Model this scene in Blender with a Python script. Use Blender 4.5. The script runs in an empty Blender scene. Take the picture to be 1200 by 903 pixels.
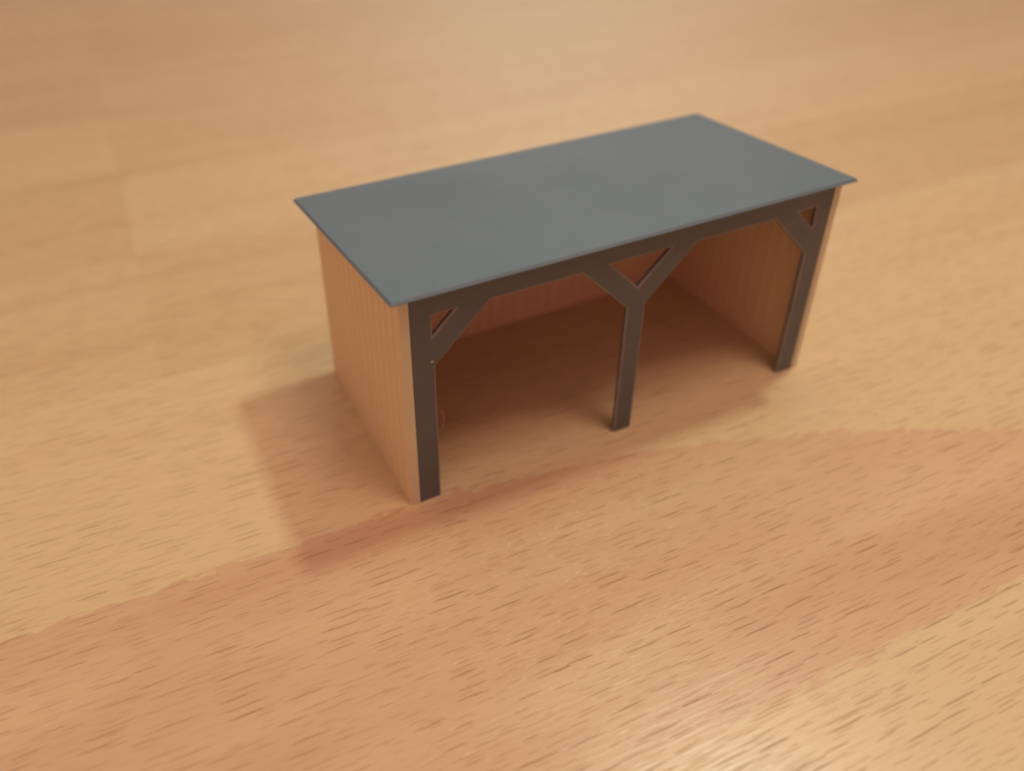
import bpy, bmesh, math, random
from mathutils import Vector, Matrix

random.seed(4)
MM = 0.001
sc = bpy.context.scene
COL = sc.collection

# ------------------------------------------------------------------ camera
cam_d = bpy.data.cameras.new('camera')
cam = bpy.data.objects.new('camera', cam_d)
COL.objects.link(cam)
YAW, PITCH, ROLL = 0.446, 0.597, -0.013
CAM = Vector((-29.519, -83.244, 94.166)) * MM
f = Vector((math.sin(YAW) * math.cos(PITCH), math.cos(YAW) * math.cos(PITCH), -math.sin(PITCH)))
s = f.cross(Vector((0, 0, 1))).normalized()
u = s.cross(f)
s2 = math.cos(ROLL) * s + math.sin(ROLL) * u
u2 = -math.sin(ROLL) * s + math.cos(ROLL) * u
m = Matrix(((s2.x, u2.x, -f.x), (s2.y, u2.y, -f.y), (s2.z, u2.z, -f.z))).to_4x4()
m.translation = CAM
cam.matrix_world = m
cam_d.sensor_fit = 'HORIZONTAL'
cam_d.sensor_width = 36
cam_d.lens = 990.86 / 1200 * 36
cam_d.shift_x = 46.96 / 1200
cam_d.shift_y = -84.86 / 1200
cam_d.clip_start = 0.005
cam_d.clip_end = 20
cam_d.dof.use_dof = True
cam_d.dof.focus_distance = 0.112
cam_d.dof.aperture_fstop = 11.8
sc.camera = cam

# ------------------------------------------------------------------ light
AMB = (0.60, 0.400, 0.315)
AMB_NEAR = (0.67, 0.26, 0.25)
HORIZON, CEIL, LOBE, SIDE_G, BACK, FRONT = 0.45, 0.28, 1.72, 0.46, 1.0, 0.18
w = bpy.data.worlds.new('World')
sc.world = w
w.use_nodes = True
bg = w.node_tree.nodes['Background']
# the room: a lit ceiling above, dimmer walls round about, a brighter wall beyond the table
wt = w.node_tree
def wmath(op, a, b=0.0, clamp=False):
    nd = wt.nodes.new('ShaderNodeMath'); nd.operation = op; nd.use_clamp = clamp
    for i, v in enumerate((a, b)):
        if isinstance(v, bpy.types.NodeSocket): wt.links.new(v, nd.inputs[i])
        else: nd.inputs[i].default_value = v
    return nd.outputs[0]
tcw = wt.nodes.new('ShaderNodeTexCoord')
spw = wt.nodes.new('ShaderNodeSeparateXYZ')
wt.links.new(tcw.outputs['Generated'], spw.inputs[0])
WX, WY, WZ = spw.outputs
up = wmath('POWER', wmath('MAXIMUM', WZ, 0.0), 1.3)
fw = Vector((0.47, 0.80, 0.38)).normalized()
dt = wmath('ADD', wmath('ADD', wmath('MULTIPLY', WX, fw.x), wmath('MULTIPLY', WY, fw.y)), wmath('MULTIPLY', WZ, fw.z))
lobe = wmath('POWER', wmath('MAXIMUM', dt, 0.0), 26.0)
side = wmath('MULTIPLY', wmath('MAXIMUM', wmath('MULTIPLY', WX, -1.0), 0.0), SIDE_G)
side = wmath('ADD', side, wmath('MULTIPLY', wmath('MAXIMUM', wmath('MULTIPLY', WY, -1.0), 0.0), FRONT))
bk = Vector((0.05, -0.30, 0.95)).normalized()
db = wmath('ADD', wmath('ADD', wmath('MULTIPLY', WX, bk.x), wmath('MULTIPLY', WY, bk.y)), wmath('MULTIPLY', WZ, bk.z))
side = wmath('ADD', side, wmath('MULTIPLY', wmath('POWER', wmath('MAXIMUM', db, 0.0), 22.0), BACK))
lev = wmath('ADD', wmath('ADD', wmath('ADD', HORIZON, wmath('MULTIPLY', up, CEIL)), wmath('MULTIPLY', lobe, LOBE)), side)
wt.links.new(lev, bg.inputs[1])
mx = wt.nodes.new('ShaderNodeMix'); mx.data_type = 'RGBA'
wt.links.new(wmath('MULTIPLY', wmath('MAXIMUM', wmath('MULTIPLY', WY, -1.0), 0.0), 1.3, True), mx.inputs[0])
mx.inputs[6].default_value = (*AMB, 1); mx.inputs[7].default_value = (*AMB_NEAR, 1)
mx2 = wt.nodes.new('ShaderNodeMix'); mx2.data_type = 'RGBA'
wt.links.new(wmath('MULTIPLY', lobe, 1.0, True), mx2.inputs[0])
wt.links.new(mx.outputs[2], mx2.inputs[6]); mx2.inputs[7].default_value = (0.52, 0.52, 0.47, 1)
wt.links.new(mx2.outputs[2], bg.inputs[0])

def lamp(name, direction, dist, size, power, col):
    d = bpy.data.lights.new(name, 'AREA')
    d.shape = 'RECTANGLE'
    d.size, d.size_y = size
    d.energy = power
    d.color = col
    o = bpy.data.objects.new(name, d)
    COL.objects.link(o)
    v = Vector(direction).normalized()
    o.location = Vector((0.02, 0.01, 0.0)) + v * dist
    zz = v; xx = Vector((0, 1, 0)).cross(zz).normalized(); yy = zz.cross(xx)
    o.rotation_euler = Matrix((xx, yy, zz)).transposed().to_euler()      # tube runs along y
    return o
lamp('ceiling_lamp', (0.364, 0.0764, 0.928), 0.785, (0.052, 0.065), 1.80, (0.90, 0.97, 0.80))
lamp('fill_lamp', (0.15, -0.25, 0.95), 0.5, (0.13, 0.13), 0.72, (1.0, 0.72, 0.60))  # unseen soft second light, front above, filling the open front

vs = sc.view_settings
vs.view_transform = 'Standard'
vs.look = 'None'
vs.exposure = 0
vs.gamma = 1
sc.cycles.max_bounces = 8
sc.cycles.diffuse_bounces = 5
sc.cycles.use_denoising = True
sc.cycles.pixel_filter_type = 'BLACKMAN_HARRIS'
sc.cycles.filter_width = 1.9

# ------------------------------------------------------------------ node helper
class NT:
    def __init__(self, name):
        self.mat = bpy.data.materials.new(name)
        self.mat.use_nodes = True
        self.t = self.mat.node_tree
        self.b = self.t.nodes['Principled BSDF']
    def n(self, typ, **kw):
        nd = self.t.nodes.new(typ)
        for k, v in kw.items():
            setattr(nd, k, v)
        return nd
    def put(self, sock, v):
        if isinstance(v, bpy.types.NodeSocket):
            self.t.links.new(v, sock)
        else:
            sock.default_value = v
    def M(self, op, a, b=0.0, c=0.0, clamp=False):
        nd = self.n('ShaderNodeMath', operation=op, use_clamp=clamp)
        self.put(nd.inputs[0], a); self.put(nd.inputs[1], b); self.put(nd.inputs[2], c)
        return nd.outputs[0]
    def V(self, x, y, z=0.0):
        nd = self.n('ShaderNodeCombineXYZ')
        for i, v in enumerate((x, y, z)):
            self.put(nd.inputs[i], v)
        return nd.outputs[0]
    def noise(self, vec, scale=1.0, detail=2.0, rough=0.5):
        nd = self.n('ShaderNodeTexNoise')
        self.put(nd.inputs['Vector'], vec)
        nd.inputs['Scale'].default_value = scale
        nd.inputs['Detail'].default_value = detail
        nd.inputs['Roughness'].default_value = rough
        return nd.outputs[0]
    def step(self, x, lo, hi):
        nd = self.n('ShaderNodeMapRange', interpolation_type='SMOOTHSTEP')
        self.put(nd.inputs[0], x)
        nd.inputs[1].default_value = lo; nd.inputs[2].default_value = hi
        return nd.outputs[0]
    def lin(self, x, a, b, c, d):
        nd = self.n('ShaderNodeMapRange')
        self.put(nd.inputs[0], x)
        for i, v in enumerate((a, b, c, d)):
            nd.inputs[i + 1].default_value = v
        return nd.outputs[0]
    def mix(self, fac, a, b, mode='MIX'):
        nd = self.n('ShaderNodeMix', data_type='RGBA', blend_type=mode)
        self.put(nd.inputs[0], fac)
        for k, v in ((6, a), (7, b)):
            if not isinstance(v, bpy.types.NodeSocket):
                v = (*v[:3], 1)
            self.put(nd.inputs[k], v)
        return nd.outputs[2]
    def obj_mm(self):
        tc = self.n('ShaderNodeTexCoord')
        sp = self.n('ShaderNodeSeparateXYZ')
        self.t.links.new(tc.outputs['Object'], sp.inputs[0])
        return [self.M('MULTIPLY', sp.outputs[i], 1000.0) for i in range(3)]
    def bump(self, h, dist, strength=1.0):
        nd = self.n('ShaderNodeBump')
        nd.inputs['Strength'].default_value = strength
        nd.inputs['Distance'].default_value = dist
        self.put(nd.inputs['Height'], h)
        self.t.links.new(nd.outputs[0], self.b.inputs['Normal'])

def beech():
    N = NT('beech_wood')
    x, y, z = N.obj_mm()
    a = math.radians(-2.2)
    gu = N.M('ADD', N.M('MULTIPLY', x, math.cos(a)), N.M('MULTIPLY', y, math.sin(a)))
    gv = N.M('ADD', N.M('MULTIPLY', x, -math.sin(a)), N.M('MULTIPLY', y, math.cos(a)))
    # glued strips, the glue lines wander a little with the grain
    wob = N.M('MULTIPLY', N.M('SUBTRACT', N.noise(N.V(N.M('DIVIDE', gu, 16.0), N.M('DIVIDE', gv, 3.0)), 1, 3, .6), 0.5), 3.6)
    jag = N.M('MULTIPLY', N.M('SUBTRACT', N.noise(N.V(N.M('DIVIDE', gu, 4.5), N.M('DIVIDE', gv, 1.1), 9.0), 1, 3, .65), 0.5), 5.5)
    v1 = N.M('ADD', N.M('ADD', gv, wob), jag)
    idx = N.M('FLOOR', N.M('DIVIDE', v1, 47.0))
    wn = N.n('ShaderNodeTexWhiteNoise', noise_dimensions='1D')
    N.put(wn.inputs['W'], idx)
    seg = N.M('FLOOR', N.M('ADD', N.M('DIVIDE', N.M('ADD', gu, 30.0), 420.0), N.M('MULTIPLY', wn.outputs[0], 0.0)))
    wn2 = N.n('ShaderNodeTexWhiteNoise', noise_dimensions='2D')
    N.put(wn2.inputs['Vector'], N.V(idx, seg))
    rnd = wn2.outputs[0]
    yellow, pink, tan = (0.645, 0.508, 0.275), (0.596, 0.408, 0.228), (0.600, 0.452, 0.234)
    base = N.mix(rnd, yellow, tan)
    # the pinkish strip in front of the shed, its figure running out towards the right
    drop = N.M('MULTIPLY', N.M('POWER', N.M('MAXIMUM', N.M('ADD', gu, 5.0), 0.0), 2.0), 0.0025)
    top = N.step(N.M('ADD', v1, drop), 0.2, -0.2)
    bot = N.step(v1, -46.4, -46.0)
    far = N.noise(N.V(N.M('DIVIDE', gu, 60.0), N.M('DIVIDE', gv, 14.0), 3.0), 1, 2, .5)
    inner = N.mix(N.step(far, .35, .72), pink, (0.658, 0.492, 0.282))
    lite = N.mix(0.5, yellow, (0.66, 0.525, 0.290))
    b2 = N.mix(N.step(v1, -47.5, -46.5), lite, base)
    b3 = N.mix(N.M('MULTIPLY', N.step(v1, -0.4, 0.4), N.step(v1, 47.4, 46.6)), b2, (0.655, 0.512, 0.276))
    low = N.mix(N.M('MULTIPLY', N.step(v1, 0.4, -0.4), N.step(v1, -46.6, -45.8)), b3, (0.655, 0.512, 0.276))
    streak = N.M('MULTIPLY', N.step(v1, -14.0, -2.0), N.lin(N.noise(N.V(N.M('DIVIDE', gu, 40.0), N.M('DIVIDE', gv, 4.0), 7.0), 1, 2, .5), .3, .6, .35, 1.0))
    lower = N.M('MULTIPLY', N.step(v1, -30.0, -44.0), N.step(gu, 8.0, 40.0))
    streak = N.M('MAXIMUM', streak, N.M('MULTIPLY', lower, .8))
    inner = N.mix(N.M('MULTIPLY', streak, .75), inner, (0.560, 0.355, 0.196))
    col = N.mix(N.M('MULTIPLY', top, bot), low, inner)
    # long growth bands and a fine fibre
    band = N.noise(N.V(N.M('DIVIDE', gu, 110.0), N.M('DIVIDE', gv, 9.0)), 1, 3, .55)
    col = N.mix(N.M('MULTIPLY', N.step(band, .42, .75), .40), col, (0.83, 0.74, 0.66), 'MULTIPLY')
    fib = N.noise(N.V(N.M('DIVIDE', gu, 9.0), N.M('DIVIDE', gv, .55)), 1, 3, .6)
    col = N.mix(N.M('MULTIPLY', N.step(fib, .40, .75), .28), col, (0.80, 0.72, 0.64), 'MULTIPLY')
    # medullary flecks: short dark dashes along the grain
    def flecks(cu, cv, hl, hw, off):
        vo = N.n('ShaderNodeTexVoronoi', voronoi_dimensions='2D', feature='F1')
        px, py = N.M('ADD', N.M('DIVIDE', gu, cu), off), N.M('ADD', N.M('DIVIDE', gv, cv), off * 1.7)
        N.put(vo.inputs['Vector'], N.V(px, py))
        vo.inputs['Scale'].default_value = 1.0
        sp = N.n('ShaderNodeSeparateColor')
        N.t.links.new(vo.outputs['Color'], sp.inputs[0])
        po = N.n('ShaderNodeSeparateXYZ')
        N.t.links.new(vo.outputs['Position'], po.inputs[0])
        size = N.M('ADD', N.M('MULTIPLY', sp.outputs[0], .9), .35)
        dx = N.M('DIVIDE', N.M('MULTIPLY', N.M('SUBTRACT', px, po.outputs[0]), cu / hl), size)
        bend = N.M('MULTIPLY', N.M('SUBTRACT', N.noise(N.V(N.M('DIVIDE', gu, 2.2), N.M('DIVIDE', gv, 1.5), off), 1, 1, .5), .5), .28)
        dy = N.M('DIVIDE', N.M('ADD', N.M('MULTIPLY', N.M('SUBTRACT', py, po.outputs[1]), cv), bend), N.M('MULTIPLY', size, hw))
        q = N.M('SQRT', N.M('ADD', N.M('MULTIPLY', dx, dx), N.M('MULTIPLY', dy, dy)))
        core = N.step(q, 1.0, .45)
        return N.M('MULTIPLY', core, N.M('ADD', N.M('MULTIPLY', sp.outputs[1], .75), .25))
    f1 = flecks(7.0, 1.4, 3.3, .10, 0.0)
    f2 = flecks(4.6, .8, 2.0, .08, 5.3)
    col = N.mix(N.M('MULTIPLY', f1, .75), col, (0.45, 0.32, 0.22), 'MULTIPLY')
    col = N.mix(N.M('MULTIPLY', f2, .65), col, (0.66, 0.54, 0.44), 'MULTIPLY')
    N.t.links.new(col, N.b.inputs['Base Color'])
    rg = N.M('ADD', N.M('MULTIPLY', fib, .20), .20)
    N.put(N.b.inputs['Roughness'], rg)
    N.b.inputs['Specular IOR Level'].default_value = 0.72
    h = N.M('SUBTRACT', N.M('MULTIPLY', fib, .55), N.M('ADD', f1, N.M('MULTIPLY', f2, .6)))
    N.bump(h, 0.00009, 0.75)
    return N.mat

def printed(name, base, alt, rough, spec, layer=0.2, axis=2, amt=.25, mott=9.0, bump=0.00002):
    """matt 3D-printed plastic: faint layer lines, cloudy tone"""
    N = NT(name)
    p = N.obj_mm()
    vec = N.V(*p)
    cl = N.noise(vec, 1.0 / mott, 4, .6)
    col = N.mix(N.M('MULTIPLY', N.step(cl, .3, .7), 1.0), base, alt)
    sp = N.noise(vec, 1.6, 2, .5)
    col = N.mix(N.M('MULTIPLY', N.step(sp, .55, .8), amt), col, (0.75, 0.75, 0.75), 'MULTIPLY')
    N.t.links.new(col, N.b.inputs['Base Color'])
    lay = N.M('SINE', N.M('MULTIPLY', p[axis], 2 * math.pi / layer)) if layer else 0.0
    fine = N.noise(vec, 3.0, 3, .6)
    N.put(N.b.inputs['Roughness'], N.M('ADD', N.M('MULTIPLY', cl, .12), rough - .06))
    N.b.inputs['Specular IOR Level'].default_value = spec
    N.bump(N.M('ADD', N.M('MULTIPLY', lay, .35), fine), bump, .6)
    return N.mat

M_TABLE = beech()
M_WALL = printed('ochre_printed_plastic', (0.74, 0.565, 0.325), (0.72, 0.545, 0.310), .55, .3)
M_END = printed('light_offset_ochre_plastic', (0.60, 0.565, 0.36), (0.57, 0.53, 0.335), .5, .35)  # wall ochre shifted yellower, offsetting the reddish front ambient in the colour
M_FRAME = printed('dark_brown_printed_plastic', (0.094, 0.105, 0.104), (0.082, 0.092, 0.090), .45, .5)
M_EDGE = printed('pale_edge_brown_plastic', (0.235, 0.215, 0.185), (0.165, 0.15, 0.132), .42, .5)  # paler brown for the eased frame edges
M_ROOF = printed('slate_grey_printed_plastic', (0.128, 0.188, 0.222), (0.114, 0.170, 0.202), .52, .38, layer=0, axis=0, amt=.22, mott=22.0, bump=0.000010)
M_HAIR = printed('pale_stringing_plastic', (0.42, 0.30, 0.22), (0.36, 0.25, 0.18), .4, .5)

# ------------------------------------------------------------------ mesh helpers (input in mm)
def link(name, bm, mat, parent=None, smooth=False):
    bmesh.ops.recalc_face_normals(bm, faces=bm.faces)
    for v in bm.verts:
        v.co *= MM
    me = bpy.data.meshes.new(name)
    bm.to_mesh(me)
    bm.free()
    me.materials.clear()
    me.materials.append(mat)
    for p in me.polygons:
        p.material_index = 0
        p.use_smooth = smooth
    o = bpy.data.objects.new(name, me)
    COL.objects.link(o)
    if parent:
        o.parent = parent
        o.matrix_parent_inverse = Matrix.Identity(4)
        o.location = -parent.location
    return o

def tube(bm, pts, r, n=6):
    rings = []
    for i, p in enumerate(pts):
        p = Vector(p)
        d = (Vector(pts[min(i + 1, len(pts) - 1)]) - Vector(pts[max(i - 1, 0)])).normalized()
        a = d.orthogonal().normalized(); b = d.cross(a)
        rr = r * (0.5 if i in (0, len(pts) - 1) else 1)
        rings.append([bm.verts.new(p + (a * math.cos(k * 2 * math.pi / n) + b * math.sin(k * 2 * math.pi / n)) * rr) for k in range(n)])
    for A, B in zip(rings, rings[1:]):
        for k in range(n):
            bm.faces.new((A[k], A[(k + 1) % n], B[(k + 1) % n], B[k]))
    bm.faces.new(rings[0][::-1]); bm.faces.new(rings[-1])

# ------------------------------------------------------------------ setting
bm = bmesh.new()
bmesh.ops.create_cube(bm, size=1)
for v in bm.verts:
    v.co = Vector((v.co.x * 1500 + 150, v.co.y * 1100 + 250, v.co.z * 28 - 14))
table = link('table_top', bm, M_TABLE)
table['kind'] = 'structure'

# ------------------------------------------------------------------ the shed
W, D, HF, HB = 75.0, 36.2, 36.75, 34.29
TW, TWR, TB = 1.38, 1.52, 1.0
SL = (HF - HB) / D
def top(y):
    return HF - SL * y
shed = bpy.data.objects.new('model_shed', None)
COL.objects.link(shed)
shed.location = (W / 2 * MM, D / 2 * MM, 0)
shed.empty_display_size = .02
shed['label'] = 'miniature open-fronted shed with grey roof, ochre plank walls and dark brown posts'
shed['category'] = 'model shed'

BOARD = 2.55
def boards(length, start):
    """stations along a boarded wall: (position, groove depth 0/1)"""
    st = [(0.0, 0)]
    k = start
    while k < length - .6:
        if k > .6:
            st += [(k - .2, 0), (k, 1), (k + .2, 0)]
        k += BOARD
    st.append((length, 0))
    return st

def plank_wall(name, side):
    bm = bmesh.new()
    GD = .24
    rows = []
    if side == 'back':
        L = W - TW - TWR
        for p, g in boards(L, 1.6):
            X = TW + p
            rows.append([(X, D - TB + g * GD), (X, D - g * GD)])
    else:
        x_out, x_in = (0.0, TW) if side == 'left' else (W, W - TWR)
        sg = 1 if side == 'left' else -1
        for p, g in boards(D, 2.55):
            gi = g
            if p == 0.0:
                rows.append([(x_out + sg * .3, 0.0), (x_in, 0.0)])
                rows.append([(x_out + sg * .08, 0.10), (x_in, 0.10)])
                rows.append([(x_out, 0.32), (x_in, 0.32)])
                continue
            rows.append([(x_out + sg * g * GD, p), (x_in - sg * gi * GD, p)])
    vs = []
    for (a, b) in rows:
        vs.append([bm.verts.new((a[0], a[1], 0)), bm.verts.new((b[0], b[1], 0)),
                   bm.verts.new((b[0], b[1], top(b[1]))), bm.verts.new((a[0], a[1], top(a[1])))])
    for A, B in zip(vs, vs[1:]):
        for k in range(4):
            bm.faces.new((A[k], A[(k + 1) % 4], B[(k + 1) % 4], B[k]))
    bm.faces.new(vs[0][::-1]); bm.faces.new(vs[-1])
    o = link(name, bm, M_WALL, shed)
    if side != 'back':                      # front ends of the two side walls, tinted against the red front light
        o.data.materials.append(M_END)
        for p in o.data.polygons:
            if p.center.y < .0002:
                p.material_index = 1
    return o
plank_wall('side_wall', 'left')
plank_wall('side_wall', 'right')
plank_wall('back_wall', 'back')

# front frame: one planar layout, extruded, edges eased, then split into its timbers
XL, XR = TW, W - TWR
PL, PR = 4.85, 70.15
CL, CR = 35.65, 39.0
ZB, ZT = 32.65, HF
H = 32.9
parts = [
    ('post', [(XL, 0), (PL, 0), (PL, 24.45), (4.6, 29.5), (4.6, 32.72), (XL, 32.72)]),
    ('post', [(CL, 0), (CR, 0), (CR, 24.4), (37.3, 27.7), (CL, 24.4)]),
    ('post', [(PR, 0), (XR, 0), (XR, H), (70.5, H), (70.5, 29.3), (PR, 24.6)]),
    ('brace', [(PL, 24.45), (13.05, ZB), (7.8, 32.72), (4.6, 29.5)]),
    ('brace', [(CL, 24.4), (37.3, 27.7), (32.1, H), (27.4, ZB)]),
    ('brace', [(CR, 24.4), (47.25, ZB), (42.5, H), (37.3, 27.7)]),
    ('brace', [(PR, 24.6), (70.5, 29.3), (66.85, H), (62.1, ZB)]),
    ('beam', [(XL, 32.72), (4.6, 32.72), (7.8, 32.72), (13.05, ZB), (27.4, ZB), (32.1, H), (42.5, H), (47.25, ZB),
              (62.1, ZB), (66.85, H), (70.5, H), (XR, H), (XR, ZT), (XL, ZT)]),
]
Y0, Y1 = 0.06, 0.92
bm = bmesh.new()
vmap = {}
def fv(p, y):
    k = (round(p[0], 3), round(p[1], 3), y)
    if k not in vmap:
        vmap[k] = bm.verts.new((p[0], y, p[1]))
    return vmap[k]
edge_count = {}
for pi, (nm, poly) in enumerate(parts):
    for i in range(len(poly)):
        a, b = poly[i], poly[(i + 1) % len(poly)]
        edge_count.setdefault(frozenset((a, b)), []).append((pi, a, b))
for pi, (nm, poly) in enumerate(parts):
    fa = bm.faces.new([fv(p, Y0) for p in poly]); fa.material_index = pi
    fb = bm.faces.new([fv(p, Y1) for p in poly][::-1]); fb.material_index = pi
side_faces = []
for e, lst in edge_count.items():
    if len(lst) == 1:
        pi, a, b = lst[0]
        fs = bm.faces.new((fv(b, Y0), fv(a, Y0), fv(a, Y1), fv(b, Y1))); fs.material_index = pi
bmesh.ops.recalc_face_normals(bm, faces=bm.faces)
bm.edges.ensure_lookup_table()
def sharp(e):
    if len(e.link_faces) != 2 or e.calc_face_angle(0) < .3:
        return False
    zs = [v.co.z for v in e.verts]; xs = [v.co.x for v in e.verts]; ys = [v.co.y for v in e.verts]
    if max(zs) < .01 or min(zs) > ZT - .01:
        return False
    if max(xs) < XL + .01 or min(xs) > XR - .01:
        return False
    return abs(ys[0] - ys[1]) < .01          # front and rear outline edges
bres = bmesh.ops.bevel(bm, geom=[e for e in bm.edges if sharp(e)], offset=.28, segments=2, profile=.5,
                affect='EDGES', material=-1, clamp_overlap=False)
eased = set(fc for fc in bres['faces'] if fc.is_valid)
for pi, (nm, poly) in enumerate(parts):
    b2 = bmesh.new()
    mp = {}
    for fc in bm.faces:
        if fc.material_index != pi:
            continue
        vv = []
        for v in fc.verts:
            if v not in mp:
                mp[v] = b2.verts.new(v.co)
            vv.append(mp[v])
        nf = b2.faces.new(vv); nf.material_index = 1 if fc in eased else 0
    # normals already consistent; keep them
    for v in b2.verts:
        v.co *= MM
    me = bpy.data.meshes.new(nm)
    b2.to_mesh(me); b2.free()
    me.materials.append(M_FRAME); me.materials.append(M_EDGE)
    o = bpy.data.objects.new(nm, me)
    COL.objects.link(o)
    o.parent = shed
    o.location = -shed.location
bm.free()

# roof plate
RT = .43
bm = bmesh.new()
def rz(y):
    return HF - SL * y
quad = [(-1.55, -1.68), (76.05, -1.68), (76.35, 37.4), (-2.9, 37.4)]
def rounded(q, r, n=3):
    out = []
    for i, p in enumerate(q):
        p = Vector(p); a = Vector(q[i - 1]); b = Vector(q[(i + 1) % 4])
        da, db = (a - p).normalized() * r, (b - p).normalized() * r
        for k in range(n + 1):
            t = k / n
            out.append((p + da * (1 - t) ** 2 + db * t ** 2))
    return out
rp = rounded(quad, .35)
lo = [bm.verts.new((p.x, p.y, rz(p.y) + .004)) for p in rp]
cen = Vector((W / 2, D / 2))
md = [bm.verts.new((p.x, p.y, rz(p.y) + .10)) for p in rp]
hi = [bm.verts.new((p.x + (.3 if p.x < cen.x else -.3), p.y + (.3 if p.y < cen.y else -.3), rz(p.y) + RT)) for p in rp]
ft = bm.faces.new(hi); fbm = bm.faces.new(lo[::-1])
for i in range(len(rp)):
    j = (i + 1) % len(rp)
    bm.faces.new((lo[i], lo[j], md[j], md[i]))
    bm.faces.new((md[i], md[j], hi[j], hi[i]))
link('roof', bm, M_ROOF, shed)

# stray print strands and a blob left on the frame
bm = bmesh.new()
pts = []
for k in range(15):
    t = k / 14
    a = math.pi * (t * 1.05 - .5)
    pts.append((4.95 + .75 * math.cos(a), .0 - .15 * math.sin(a), 14.6 - 2.0 * math.sin(a) + .5 * t))
tube(bm, pts, .035, 5)
link('filament_strand', bm, M_HAIR, shed, True)
bm = bmesh.new()
pts = [(14.5 + 12.6 * k / 12, .75, 32.66 - .62 * math.sin(math.pi * (k / 12) ** .75) + .03 * math.sin(k * 1.7)) for k in range(13)]
tube(bm, pts, .04, 5)
link('filament_strand', bm, M_HAIR, shed, True)
bm = bmesh.new()
bmesh.ops.create_icosphere(bm, subdivisions=2, radius=.27)
for v in bm.verts:
    v.co = Vector((v.co.x * 1.15, v.co.y * .7, v.co.z * .8)) * (1 + random.uniform(-.1, .1)) + Vector((4.28, .02, 25.4))
link('filament_blob', bm, M_HAIR, shed, True)
